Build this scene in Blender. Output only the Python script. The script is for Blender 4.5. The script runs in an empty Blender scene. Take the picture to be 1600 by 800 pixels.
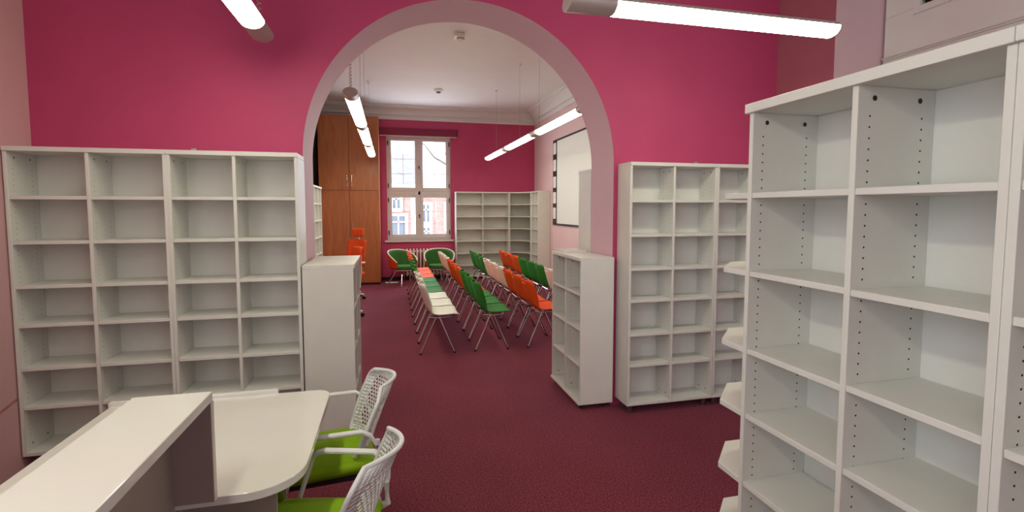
import bpy, bmesh, math, random
from mathutils import Vector, Matrix
random.seed(7)
PI = math.pi
scene = bpy.context.scene
C = scene.collection

# ------------------------------------------------------------------ camera
F_PX, YAW, PITCH, ROLL, CY, EYE = 773.18, 0.2407, 0.0678, -0.0004, 379.1, 1.65
cam_d = bpy.data.cameras.new('camera')
cam_d.sensor_fit = 'HORIZONTAL'; cam_d.sensor_width = 36.0
cam_d.lens = F_PX / 1600.0 * 36.0
cam_d.shift_y = (CY - 400.0) / 1600.0
cam_d.clip_start = 0.05; cam_d.clip_end = 200
cam = bpy.data.objects.new('camera', cam_d); C.objects.link(cam)
_f = Vector((math.sin(YAW) * math.cos(PITCH), math.cos(YAW) * math.cos(PITCH), -math.sin(PITCH)))
_r = Vector((math.cos(YAW), -math.sin(YAW), 0)); _u = _r.cross(_f)
_r2 = _r * math.cos(ROLL) + _u * math.sin(ROLL); _u2 = _u * math.cos(ROLL) - _r * math.sin(ROLL)
m = Matrix((( _r2.x, _u2.x, -_f.x, 0), (_r2.y, _u2.y, -_f.y, 0), (_r2.z, _u2.z, -_f.z, EYE), (0, 0, 0, 1)))
cam.matrix_world = m
scene.camera = cam

# ------------------------------------------------------------------ world: bright overcast sky
W = bpy.data.worlds.new('overcast_sky'); scene.world = W; W.use_nodes = True
bgn = W.node_tree.nodes['Background']
bgn.inputs[0].default_value = (0.86, 0.93, 1.0, 1); bgn.inputs[1].default_value = 4.5

LAMP_EMIT = 22.0
WINDOW_W = 13.0
def area(name, loc, rot, sx, sy, watts, col):
    d = bpy.data.lights.new(name, 'AREA'); d.shape = 'RECTANGLE'; d.size = sx; d.size_y = sy
    d.energy = watts; d.color = col
    o = bpy.data.objects.new(name, d); C.objects.link(o); o.location = loc; o.rotation_euler = rot
    return o
DAY = (0.86, 0.93, 1.0)
# daylight entering by the two windows of the left wall beside the camera
for wy in (-1.75, 0.05):
    area('window_daylight', (-2.13, wy, 2.15), (0, -PI / 2, 0), 2.3, 1.3, WINDOW_W, DAY)
# added light at an unseen window behind the camera, brightens the pier front
area('window_daylight', (2.9, -3.28, 2.3), (PI / 2, 0, 0), 1.3, 2.5, 16.0, DAY)
# daylight entering by the far room's window
area('window_daylight', (0.66, 11.62, 2.15), (-PI / 2, 0, 0), 1.3, 2.3, 45.0, DAY)

scene.view_settings.view_transform = 'Standard'
scene.view_settings.look = 'None'
scene.view_settings.exposure = -0.1
scene.view_settings.gamma = 1.0
scene.view_settings.use_curve_mapping = False

# ------------------------------------------------------------------ materials
def s2l(c):
    c = c / 255.0
    return c / 12.92 if c <= 0.04045 else ((c + 0.055) / 1.055) ** 2.4
def rgb(r, g, b): return (s2l(r), s2l(g), s2l(b), 1)
def mat(name, col, rough=0.5, metal=0.0, noise=0.0, nscale=30.0, bump=0.0, bscale=200.0, spec=0.5, coat=0.0):
    mt = bpy.data.materials.new(name); mt.use_nodes = True
    nt = mt.node_tree; b = nt.nodes['Principled BSDF']
    b.inputs['Base Color'].default_value = col; b.inputs['Roughness'].default_value = rough
    b.inputs['Metallic'].default_value = metal; b.inputs['Specular IOR Level'].default_value = spec
    if coat: b.inputs['Coat Weight'].default_value = coat; b.inputs['Coat Roughness'].default_value = 0.08
    tc = nt.nodes.new('ShaderNodeTexCoord')
    if noise:
        n = nt.nodes.new('ShaderNodeTexNoise'); n.inputs['Scale'].default_value = nscale; n.inputs['Detail'].default_value = 4
        nt.links.new(tc.outputs['Object'], n.inputs['Vector'])
        mr = nt.nodes.new('ShaderNodeMapRange'); mr.inputs[1].default_value = 0.3; mr.inputs[2].default_value = 0.7
        mr.inputs[3].default_value = 1 - noise; mr.inputs[4].default_value = 1 + noise
        nt.links.new(n.outputs['Fac'], mr.inputs[0])
        mx = nt.nodes.new('ShaderNodeVectorMath'); mx.operation = 'SCALE'
        mx.inputs[0].default_value = col[:3]
        nt.links.new(mr.outputs[0], mx.inputs['Scale']); nt.links.new(mx.outputs[0], b.inputs['Base Color'])
    if bump:
        n2 = nt.nodes.new('ShaderNodeTexNoise'); n2.inputs['Scale'].default_value = bscale; n2.inputs['Detail'].default_value = 3
        nt.links.new(tc.outputs['Object'], n2.inputs['Vector'])
        bp = nt.nodes.new('ShaderNodeBump'); bp.inputs['Strength'].default_value = bump; bp.inputs['Distance'].default_value = 0.01
        nt.links.new(n2.outputs['Fac'], bp.inputs['Height']); nt.links.new(bp.outputs[0], b.inputs['Normal'])
    return mt
M = {}
M['pink'] = mat('pink_wall_paint', rgb(190, 70, 112), 0.55, noise=0.04, nscale=3, bump=0.05, bscale=90, spec=0.3)
M['rose'] = mat('pale_rose_paint', rgb(214, 168, 172), 0.6, noise=0.02, nscale=3, bump=0.05, bscale=90, spec=0.3)
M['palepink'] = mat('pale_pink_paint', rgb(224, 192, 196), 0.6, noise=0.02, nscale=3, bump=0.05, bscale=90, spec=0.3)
M['duskrose'] = mat('dusky_rose', rgb(176, 104, 118), 0.6, noise=0.03, nscale=3, bump=0.05, bscale=90, spec=0.3)
M['archrose'] = mat('arch_reveal_paint', rgb(218, 180, 192), 0.6, noise=0.02, nscale=4, bump=0.05, bscale=90, spec=0.3)
M['ceil'] = mat('ceiling_paint', rgb(226, 222, 222), 0.8, noise=0.015, nscale=2, spec=0.2)
M['offwhite'] = mat('white_gloss_paint', rgb(240, 240, 234), 0.45, noise=0.02, nscale=5)
M['lam'] = mat('white_laminate', rgb(222, 221, 215), 0.42, noise=0.025, nscale=6, bump=0.02, bscale=400)
M['desk'] = mat('glossy_white_laminate', rgb(226, 224, 217), 0.16, noise=0.01, nscale=4, coat=0.3)
M['taupe'] = mat('taupe_board', rgb(150, 136, 130), 0.5, noise=0.03, nscale=8)
M['edge'] = mat('laminate_edge_band', rgb(205, 196, 188), 0.45, noise=0.02, nscale=20)
M['hole'] = mat('drilled_hole_dark', rgb(28, 26, 25), 0.9)
M['screw'] = mat('screw_steel', rgb(70, 66, 62), 0.4, metal=0.8)
M['dark'] = mat('black_plastic', rgb(22, 20, 22), 0.5, noise=0.1, nscale=40)
M['blackcloth'] = mat('black_cloth', rgb(14, 11, 13), 0.95, noise=0.2, nscale=60, spec=0.1)
M['alu'] = mat('aluminium', rgb(176, 170, 164), 0.35, metal=0.75, noise=0.04, nscale=60)
M['alug'] = mat('grey_lacquered_metal', rgb(186, 176, 170), 0.4, metal=0.15, noise=0.03, nscale=60)
M['chrome'] = mat('chrome', rgb(205, 205, 208), 0.16, metal=1.0, noise=0.02, nscale=50)
M['footgrey'] = mat('furniture_foot_grey', rgb(84, 66, 68), 0.5, noise=0.05, nscale=50)
M['cwhite'] = mat('white_polypropylene', rgb(226, 222, 212), 0.68, spec=0.16, noise=0.02, nscale=40)
M['cgreen'] = mat('green_polypropylene', rgb(44, 118, 40), 0.68, spec=0.16, noise=0.05, nscale=40)
M['corange'] = mat('orange_polypropylene', rgb(232, 84, 30), 0.68, spec=0.16, noise=0.04, nscale=40)
M['lime'] = mat('lime_upholstery', rgb(142, 182, 26), 0.85, noise=0.07, nscale=120, bump=0.25, bscale=700, spec=0.2)
M['felt'] = mat('green_upholstery', rgb(62, 106, 50), 0.9, noise=0.08, nscale=90, bump=0.2, bscale=500, spec=0.2)
M['feltorange'] = mat('orange_upholstery', rgb(226, 84, 36), 0.85, noise=0.06, nscale=90, bump=0.2, bscale=500, spec=0.2)
M['nylon'] = mat('white_nylon', rgb(226, 228, 228), 0.42, noise=0.02, nscale=50)
M['radw'] = mat('radiator_enamel', rgb(226, 216, 206), 0.4, noise=0.02, nscale=30)
M['winw'] = mat('window_white_paint', rgb(214, 206, 206), 0.4, noise=0.03, nscale=20)
M['blind'] = mat('maroon_blind_cloth', rgb(128, 34, 68), 0.8, noise=0.06, nscale=60, bump=0.1, bscale=600)
M['screenw'] = mat('projection_screen_white', rgb(226, 226, 224), 0.7, noise=0.01, nscale=10)
M['asph'] = mat('slate_roof', rgb(150, 146, 160), 0.8, noise=0.2, nscale=3)
M['stone'] = mat('white_stucco', rgb(236, 232, 226), 0.8, noise=0.04, nscale=2)
M['bark'] = mat('bark', rgb(120, 110, 104), 0.9, noise=0.2, nscale=20)
M['farglass'] = mat('far_window_glass', rgb(120, 130, 142), 0.1, noise=0.1, nscale=2)

def wood():
    mt = mat('cherry_veneer', rgb(176, 104, 58), 0.38)
    nt = mt.node_tree; b = nt.nodes['Principled BSDF']
    tc = nt.nodes['Texture Coordinate']
    mp = nt.nodes.new('ShaderNodeMapping'); mp.inputs['Scale'].default_value = (9, 9, 0.7)
    n = nt.nodes.new('ShaderNodeTexNoise'); n.inputs['Scale'].default_value = 2.4; n.inputs['Detail'].default_value = 6; n.inputs['Distortion'].default_value = 1.2
    cr = nt.nodes.new('ShaderNodeValToRGB')
    cr.color_ramp.elements[0].position = 0.3; cr.color_ramp.elements[0].color = rgb(160, 92, 52)
    cr.color_ramp.elements[1].position = 0.72; cr.color_ramp.elements[1].color = rgb(186, 112, 66)
    nt.links.new(tc.outputs['Object'], mp.inputs[0]); nt.links.new(mp.outputs[0], n.inputs['Vector'])
    nt.links.new(n.outputs['Fac'], cr.inputs[0]); nt.links.new(cr.outputs[0], b.inputs['Base Color'])
    return mt
M['wood'] = wood()

def carpet():
    mt = mat('maroon_carpet', rgb(104, 36, 54), 0.95, spec=0.1)
    nt = mt.node_tree; b = nt.nodes['Principled BSDF']; tc = nt.nodes['Texture Coordinate']
    n1 = nt.nodes.new('ShaderNodeTexNoise'); n1.inputs['Scale'].default_value = 105; n1.inputs['Detail'].default_value = 4; n1.inputs['Roughness'].default_value = 0.6
    n2 = nt.nodes.new('ShaderNodeTexNoise'); n2.inputs['Scale'].default_value = 1.3; n2.inputs['Detail'].default_value = 4
    cr = nt.nodes.new('ShaderNodeValToRGB')
    cr.color_ramp.elements[0].position = 0.36; cr.color_ramp.elements[0].color = rgb(62, 22, 30)
    cr.color_ramp.elements[1].position = 0.66; cr.color_ramp.elements[1].color = rgb(146, 64, 75)
    b.inputs['Sheen Weight'].default_value = 0.35; b.inputs['Sheen Roughness'].default_value = 0.45; b.inputs['Sheen Tint'].default_value = rgb(220, 150, 190)
    mr = nt.nodes.new('ShaderNodeMapRange'); mr.inputs[1].default_value = 0.35; mr.inputs[2].default_value = 0.65; mr.inputs[3].default_value = 0.9; mr.inputs[4].default_value = 1.1
    sc = nt.nodes.new('ShaderNodeVectorMath'); sc.operation = 'SCALE'
    bp = nt.nodes.new('ShaderNodeBump'); bp.inputs['Strength'].default_value = 0.25; bp.inputs['Distance'].default_value = 0.01
    for n in (n1, n2): nt.links.new(tc.outputs['Object'], n.inputs['Vector'])
    nt.links.new(n1.outputs['Fac'], cr.inputs[0]); nt.links.new(n2.outputs['Fac'], mr.inputs[0])
    nt.links.new(cr.outputs[0], sc.inputs[0]); nt.links.new(mr.outputs[0], sc.inputs['Scale'])
    nt.links.new(sc.outputs[0], b.inputs['Base Color']); nt.links.new(n1.outputs['Fac'], bp.inputs['Height']); nt.links.new(bp.outputs[0], b.inputs['Normal'])
    return mt
M['carpet'] = carpet()

def brickmat():
    mt = mat('red_brick', rgb(196, 100, 92), 0.9)
    nt = mt.node_tree; b = nt.nodes['Principled BSDF']; tc = nt.nodes['Texture Coordinate']
    mp = nt.nodes.new('ShaderNodeMapping'); mp.inputs['Rotation'].default_value = (PI / 2, 0, 0)
    br = nt.nodes.new('ShaderNodeTexBrick'); br.inputs['Scale'].default_value = 4.0
    br.inputs['Color1'].default_value = rgb(216, 132, 124); br.inputs['Color2'].default_value = rgb(196, 108, 102); br.inputs['Mortar'].default_value = rgb(226, 200, 194)
    nt.links.new(tc.outputs['Object'], mp.inputs[0]); nt.links.new(mp.outputs[0], br.inputs['Vector']); nt.links.new(br.outputs['Color'], b.inputs['Base Color'])
    return mt
M['brick'] = brickmat()

def emis(name, col, st):
    mt = bpy.data.materials.new(name); mt.use_nodes = True; nt = mt.node_tree
    b = nt.nodes['Principled BSDF']; b.inputs['Base Color'].default_value = (0.8, 0.8, 0.78, 1)
    b.inputs['Emission Color'].default_value = col; b.inputs['Emission Strength'].default_value = st
    return mt
M['lit'] = emis('lit_lamp_diffuser', (1.0, 1.0, 0.77, 1), LAMP_EMIT)

def glass():
    mt = bpy.data.materials.new('window_glass'); mt.use_nodes = True; nt = mt.node_tree
    nt.nodes.remove(nt.nodes['Principled BSDF'])
    out = nt.nodes['Material Output']
    t = nt.nodes.new('ShaderNodeBsdfTransparent'); t.inputs[0].default_value = (0.96, 0.98, 0.98, 1)
    g = nt.nodes.new('ShaderNodeBsdfGlossy'); g.inputs['Roughness'].default_value = 0.03
    mx = nt.nodes.new('ShaderNodeMixShader'); mx.inputs[0].default_value = 0.06
    nt.links.new(t.outputs[0], mx.inputs[1]); nt.links.new(g.outputs[0], mx.inputs[2]); nt.links.new(mx.outputs[0], out.inputs[0])
    return mt
M['glass'] = glass()

# ------------------------------------------------------------------ mesh helpers
class MB:
    """collects simple shapes; build() links them as one mesh object"""
    def __init__(s): s.v = []; s.f = []; s.mi = []; s.sm = []
    def add(s, vs, fs, mi=0, smooth=False):
        o = len(s.v); s.v += [tuple(p) for p in vs]
        for f in fs: s.f.append(tuple(i + o for i in f)); s.mi.append(mi); s.sm.append(smooth)
        return s
    def box(s, x0, x1, y0, y1, z0, z1, mi=0):
        v = [(x0, y0, z0), (x1, y0, z0), (x1, y1, z0), (x0, y1, z0), (x0, y0, z1), (x1, y0, z1), (x1, y1, z1), (x0, y1, z1)]
        return s.add(v, [(0, 3, 2, 1), (4, 5, 6, 7), (0, 1, 5, 4), (1, 2, 6, 5), (2, 3, 7, 6), (3, 0, 4, 7)], mi)
    def prism(s, poly, lo, hi, axis='z', mi=0, smooth=False):
        n = len(poly)
        def P(p, h):
            if axis == 'z': return (p[0], p[1], h)
            if axis == 'y': return (p[0], h, p[1])
            return (h, p[0], p[1])
        v = [P(p, lo) for p in poly] + [P(p, hi) for p in poly]
        fs = [tuple(range(n)), tuple(range(2 * n - 1, n - 1, -1))]
        s.add(v, fs, mi)
        o = len(s.v) - 2 * n
        for i in range(n):
            j = (i + 1) % n
            s.f.append((o + i, o + n + i, o + n + j, o + j)); s.mi.append(mi); s.sm.append(smooth)
        return s
    def tube(s, pts, r, n=8, mi=0, cap=True, ry=None, up=(0, 0, 1)):
        pts = [Vector(p) for p in pts]; rs = r if isinstance(r, (list, tuple)) else [r] * len(pts)
        rings = []
        for i, p in enumerate(pts):
            a = pts[max(i - 1, 0)]; b = pts[min(i + 1, len(pts) - 1)]
            t = (b - a).normalized(); u = Vector(up)
            if abs(t.dot(u)) > 0.95: u = Vector((1, 0, 0)) if abs(t.x) < 0.9 else Vector((0, 1, 0))
            x = t.cross(u).normalized(); y = x.cross(t).normalized()
            k = (ry / rs[i]) if ry else 1.0
            rings.append([p + (x * math.cos(2 * PI * j / n) + y * math.sin(2 * PI * j / n) * k) * rs[i] for j in range(n)])
        o = len(s.v); s.v += [tuple(q) for rg in rings for q in rg]
        for i in range(len(pts) - 1):
            for j in range(n):
                k = (j + 1) % n
                s.f.append((o + i * n + j, o + i * n + k, o + (i + 1) * n + k, o + (i + 1) * n + j)); s.mi.append(mi); s.sm.append(True)
        if cap:
            s.f.append(tuple(o + j for j in range(n - 1, -1, -1))); s.mi.append(mi); s.sm.append(False)
            e = o + (len(pts) - 1) * n
            s.f.append(tuple(e + j for j in range(n))); s.mi.append(mi); s.sm.append(False)
        return s
    def band(s, pts, w, t, side, mi=0):
        """flat strip of width w (along side) and thickness t following pts"""
        pts = [Vector(p) for p in pts]; sd = Vector(side).normalized(); o = len(s.v); n = len(pts)
        for i, p in enumerate(pts):
            tg = (pts[min(i + 1, n - 1)] - pts[max(i - 1, 0)]).normalized(); nn = tg.cross(sd).normalized()
            for a, b in ((-1, -1), (1, -1), (1, 1), (-1, 1)): s.v.append(tuple(p + sd * (a * w / 2) + nn * (b * t / 2)))
        for i in range(n - 1):
            for j in range(4):
                k = (j + 1) % 4
                s.f.append((o + i * 4 + j, o + i * 4 + k, o + i * 4 + 4 + k, o + i * 4 + 4 + j)); s.mi.append(mi); s.sm.append(False)
        s.f.append((o + 3, o + 2, o + 1, o)); s.mi.append(mi); s.sm.append(False)
        e = o + (n - 1) * 4
        s.f.append((e, e + 1, e + 2, e + 3)); s.mi.append(mi); s.sm.append(False)
        return s
    def lathe(s, prof, cx=0, cy=0, n=12, mi=0):
        o = len(s.v)
        for r, z in prof:
            for j in range(n): s.v.append((cx + r * math.cos(2 * PI * j / n), cy + r * math.sin(2 * PI * j / n), z))
        for i in range(len(prof) - 1):
            for j in range(n):
                k = (j + 1) % n
                s.f.append((o + i * n + j, o + i * n + k, o + (i + 1) * n + k, o + (i + 1) * n + j)); s.mi.append(mi); s.sm.append(True)
        s.f.append(tuple(o + j for j in range(n - 1, -1, -1))); s.mi.append(mi); s.sm.append(False)
        e = o + (len(prof) - 1) * n
        s.f.append(tuple(e + j for j in range(n))); s.mi.append(mi); s.sm.append(False)
        return s
    def grid(s, fn, nu, nv, mi=0, skip=None, smooth=True):
        o = len(s.v)
        for i in range(nu + 1):
            for j in range(nv + 1): s.v.append(tuple(fn(i / nu, j / nv)))
        for i in range(nu):
            for j in range(nv):
                if skip and skip(i, j): continue
                a = o + i * (nv + 1) + j
                s.f.append((a, a + nv + 1, a + nv + 2, a + 1)); s.mi.append(mi); s.sm.append(smooth)
        return s
    def mesh(s, name, mats):
        me = bpy.data.meshes.new(name); me.from_pydata(s.v, [], s.f)
        for q in (mats if isinstance(mats, (list, tuple)) else [mats]): me.materials.append(M[q] if isinstance(q, str) else q)
        me.polygons.foreach_set('material_index', s.mi); me.polygons.foreach_set('use_smooth', s.sm)
        bm = bmesh.new(); bm.from_mesh(me); bmesh.ops.recalc_face_normals(bm, faces=bm.faces); bm.to_mesh(me); bm.free()
        me.set_sharp_from_angle(angle=math.radians(38)); me.update(); return me
    def build(s, name, mats, parent=None, bevel=0.0, loc=None, solid=0.0, sub=0):
        return link(name, s.mesh(name, mats), parent, bevel, loc, solid, sub)
def link(name, me, parent=None, bevel=0.0, loc=None, solid=0.0, sub=0):
    o = bpy.data.objects.new(name, me); C.objects.link(o)
    if parent is not None: o.parent = parent
    if loc is not None: o.location = loc
    if solid:
        q = o.modifiers.new('thickness', 'SOLIDIFY'); q.thickness = solid; q.offset = 0
    if bevel:
        q = o.modifiers.new('bevel', 'BEVEL'); q.width = bevel; q.segments = 2 if bevel > 0.004 else 1; q.limit_method = 'ANGLE'
    if sub:
        q = o.modifiers.new('smooth', 'SUBSURF'); q.levels = sub; q.render_levels = sub
    return o
_panels = {}
def panel(name, parent, x0, x1, y0, y1, z0, z1, mt='lam', bevel=0.0015):
    """box part with its own origin at its lower corner; alike ones share mesh data"""
    key = (round(x1 - x0, 4), round(y1 - y0, 4), round(z1 - z0, 4), mt)
    if key not in _panels: _panels[key] = MB().box(0, x1 - x0, 0, y1 - y0, 0, z1 - z0).mesh(name, mt)
    return link(name, _panels[key], parent, bevel, (x0, y0, z0))
def tag(o, label=None, cat=None, group=None, kind=None):
    if label: o['label'] = label
    if cat: o['category'] = cat
    if group: o['group'] = group
    if kind: o['kind'] = kind
    return o
def thing(name, label, cat, loc=(0, 0, 0), rotz=0.0, group=None):
    o = bpy.data.objects.new(name, None); C.objects.link(o); o.location = loc; o.rotation_euler = (0, 0, rotz)
    o.empty_display_size = 0.1
    return tag(o, label, cat, group)
def struct(o): o['kind'] = 'structure'; return o
def dup(root, loc, rotz, label):
    kids = [c for c in bpy.data.objects if c.parent == root]
    r = root.copy(); C.objects.link(r); r.location = loc; r.rotation_euler = (0, 0, rotz); r['label'] = label
    for c in kids:
        k = c.copy(); C.objects.link(k); k.parent = r
        for g in [q for q in bpy.data.objects if q.parent == c]:
            d = g.copy(); C.objects.link(d); d.parent = k
    return r

# ================================================================== THE ROOMS
YW, YW2 = 3.76, 4.22              # arch wall
XL, XR = -2.175, 3.323            # near room side faces beside the arch wall
XR2 = 3.805                       # right wall nearer than the pier
YB = -3.35                        # wall behind the camera
XFL, XFR, YF = -1.52, 3.452, 11.75
ZC = 3.98
struct(MB().box(-2.4, 4.1, YB - 0.2, YF + 0.4, -0.1, 0).build('floor', 'carpet'))
struct(MB().box(-2.4, 4.1, YB - 0.2, YW, ZC, ZC + 0.12).build('ceiling', 'ceil'))
struct(MB().box(XFL - 0.2, XFR + 0.2, YW, YF + 0.35, ZC, ZC + 0.12).build('ceiling', 'ceil'))
lw = MB()
ys = [YB - 0.2, -2.4, -1.1, -0.6, 0.7, YW]
for i in range(5):
    if i % 2 == 0: lw.box(XL - 0.2, XL, ys[i], ys[i + 1], 0, ZC)
    else: lw.box(XL - 0.2, XL, ys[i], ys[i + 1], 0, 1.0); lw.box(XL - 0.2, XL, ys[i], ys[i + 1], 3.3, ZC)
struct(lw.build('wall_left', 'rose'))
struct(MB().box(XFL - 0.2, XFL, YW2, YF + 0.35, 0, ZC).build('wall_far_left', 'rose'))
struct(MB().box(XFR, XFR + 0.2, YW2, YF + 0.35, 0, ZC).build('wall_far_right', 'palepink'))
struct(MB().box(XR2, XR2 + 0.2, YB - 0.2, 3.177, 0, ZC).build('wall_right', 'rose'))
# pier at the right end of the arch wall: side face coloured a darker rose than the front
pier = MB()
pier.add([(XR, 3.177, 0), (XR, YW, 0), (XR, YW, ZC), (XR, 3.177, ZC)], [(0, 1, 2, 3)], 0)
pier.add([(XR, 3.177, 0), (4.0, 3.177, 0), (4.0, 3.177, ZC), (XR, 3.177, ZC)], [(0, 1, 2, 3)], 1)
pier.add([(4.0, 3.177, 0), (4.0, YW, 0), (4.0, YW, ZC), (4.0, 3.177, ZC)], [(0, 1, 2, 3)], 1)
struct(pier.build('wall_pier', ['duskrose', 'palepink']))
# arch wall
AX0, AX1, AR, AZ = -0.591, 1.779, 1.185, 2.015
acx = (AX0 + AX1) / 2
poly = [(-2.4, 0), (AX0, 0), (AX0, AZ)]
NA = 64
for i in range(1, NA): a = PI - PI * i / NA; poly.append((acx + AR * math.cos(a), AZ + AR * math.sin(a)))
poly += [(AX1, AZ), (AX1, 0), (4.1, 0), (4.1, ZC), (-2.4, ZC)]
w = MB().prism(poly, YW, YW2, 'y', 0)
n = len(poly); base = len(w.f) - n
w.mi[base - 1] = 2
for i in range(n):
    if 1 <= i <= NA + 2: w.mi[base + i] = 1; w.sm[base + i] = 3 <= i <= NA
struct(w.build('wall_arch', ['pink', 'archrose', 'rose']))
# wall behind the camera
bw = MB()
bw.box(-2.4, 2.25, YB - 0.2, YB, 0, ZC); bw.box(3.55, 4.1, YB - 0.2, YB, 0, ZC); bw.box(2.25, 3.55, YB - 0.2, YB, 0, 1.0); bw.box(2.25, 3.55, YB - 0.2, YB, 3.6, ZC)
struct(bw.build('wall_back', 'rose'))
# far wall with window opening
WX0, WX1, WZ0, WZ1 = -0.07, 1.40, 0.93, 3.33
fw = MB()
fw.box(XFL - 0.2, WX0, YF, YF + 0.35, 0, ZC); fw.box(WX1, XFR + 0.2, YF, YF + 0.35, 0, ZC)
fw.box(WX0, WX1, YF, YF + 0.35, 0, WZ0); fw.box(WX0, WX1, YF, YF + 0.35, WZ1, ZC)
struct(fw.build('wall_far', 'pink'))

# cornice of the far room: stepped cove on three sides
def cove(name, x0, y0, x1, y1, inward):
    prof = [(0, -0.30), (0.025, -0.30), (0.035, -0.285), (0.035, -0.262), (0.015, -0.25), (0.015, -0.205), (0.07, -0.20), (0.075, -0.178), (0.05, -0.17), (0.065, -0.135), (0.10, -0.09), (0.155, -0.062), (0.20, -0.055), (0.20, -0.035), (0.235, -0.035), (0.24, -0.018), (0.27, -0.018), (0.27, 0), (0, 0)]
    v = []; nP = len(prof)
    for (x, y) in ((x0, y0), (x1, y1)):
        for d, z in prof: v.append((x + inward[0] * d, y + inward[1] * d, ZC + z))
    fs = [tuple(range(nP)), tuple(range(2 * nP - 1, nP - 1, -1))] + [(i, (i + 1) % nP, nP + (i + 1) % nP, nP + i) for i in range(nP)]
    return struct(MB().add(v, fs).build(name, 'ceil'))
cove('trim_1', XFL, YF, XFR, YF, (0, -1))
cove('trim_2', XFR, YW2, XFR, YF, (-1, 0))
cove('trim_3', XFL, YW2, XFL, YF, (1, 0))
# carpet-coloured skirting
M['skirt'] = mat('maroon_skirting', rgb(120, 34, 56), 0.7, noise=0.06, nscale=20)
struct(MB().box(XL, XL + 0.012, YB, YW, 0, 0.07).build('baseboard_left', 'skirt'))
struct(MB().box(-0.25, 1.5, YF - 0.015, YF, 0, 0.08).build('baseboard_far', 'dark'))
struct(MB().box(XFR - 0.012, XFR, YW2, 10.4, 0, 0.07).build('baseboard_far_right', 'skirt'))
# thin cable duct on the left wall beside the bookcase
struct(MB().tube([(XL + 0.004, 3.0, 0.45), (XL + 0.004, 3.35, 0.498), (XL + 0.004, 3.49, 0.527)], 0.004, 6).build('trim_4', 'duskrose'))

# white panelled casing with moulding and grille on the right wall
cas = thing('trim_5', None, None, (0, 0, 0)); struct(cas)
GY0, GY1, GZ0 = 1.9, 2.885, 3.125
cb = MB()
cb.box(XR2 - 0.03, XR2, -1.0, 3.16, 2.2, GZ0); cb.box(XR2 - 0.03, XR2, GY1, 3.16, GZ0, ZC); cb.box(XR2 - 0.03, XR2, -1.0, GY0, GZ0, ZC); cb.box(XR2 - 0.03, XR2, GY0, GY1, 3.75, ZC)
cb.build('casing_board', 'offwhite', cas, 0.003)
mo = MB()
for d, z0, z1 in ((0.012, 2.776, 2.788), (0.006, 2.788, 2.800), (0.016, 2.800, 2.812), (0.024, 2.812, 2.822)): mo.box(XR2 - 0.03 - d, XR2 - 0.03, -1.0, 3.158, z0, z1)
mo.build('moulding', 'offwhite', cas, 0.003)
fr = MB()
fr.box(XR2 - 0.05, XR2 - 0.03, GY1, GY1 + 0.05, GZ0 - 0.05, ZC); fr.box(XR2 - 0.05, XR2 - 0.03, GY0, GY1, GZ0 - 0.05, GZ0)
fr.build('grille_frame', 'offwhite', cas, 0.004)
for k in range(9):
    z = GZ0 + 0.03 + k * 0.07
    MB().add([(XR2 - 0.03, GY0, z), (XR2 - 0.03, GY1, z), (XR2 - 0.002, GY1, z + 0.035), (XR2 - 0.002, GY0, z + 0.035)], [(0, 1, 2, 3)]).build('grille_slat', 'taupe', cas, solid=0.006)
MB().box(XR2 - 0.003, XR2 - 0.001, GY0, GY1, GZ0, 3.75).build('grille_void', 'dark', cas)

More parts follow.
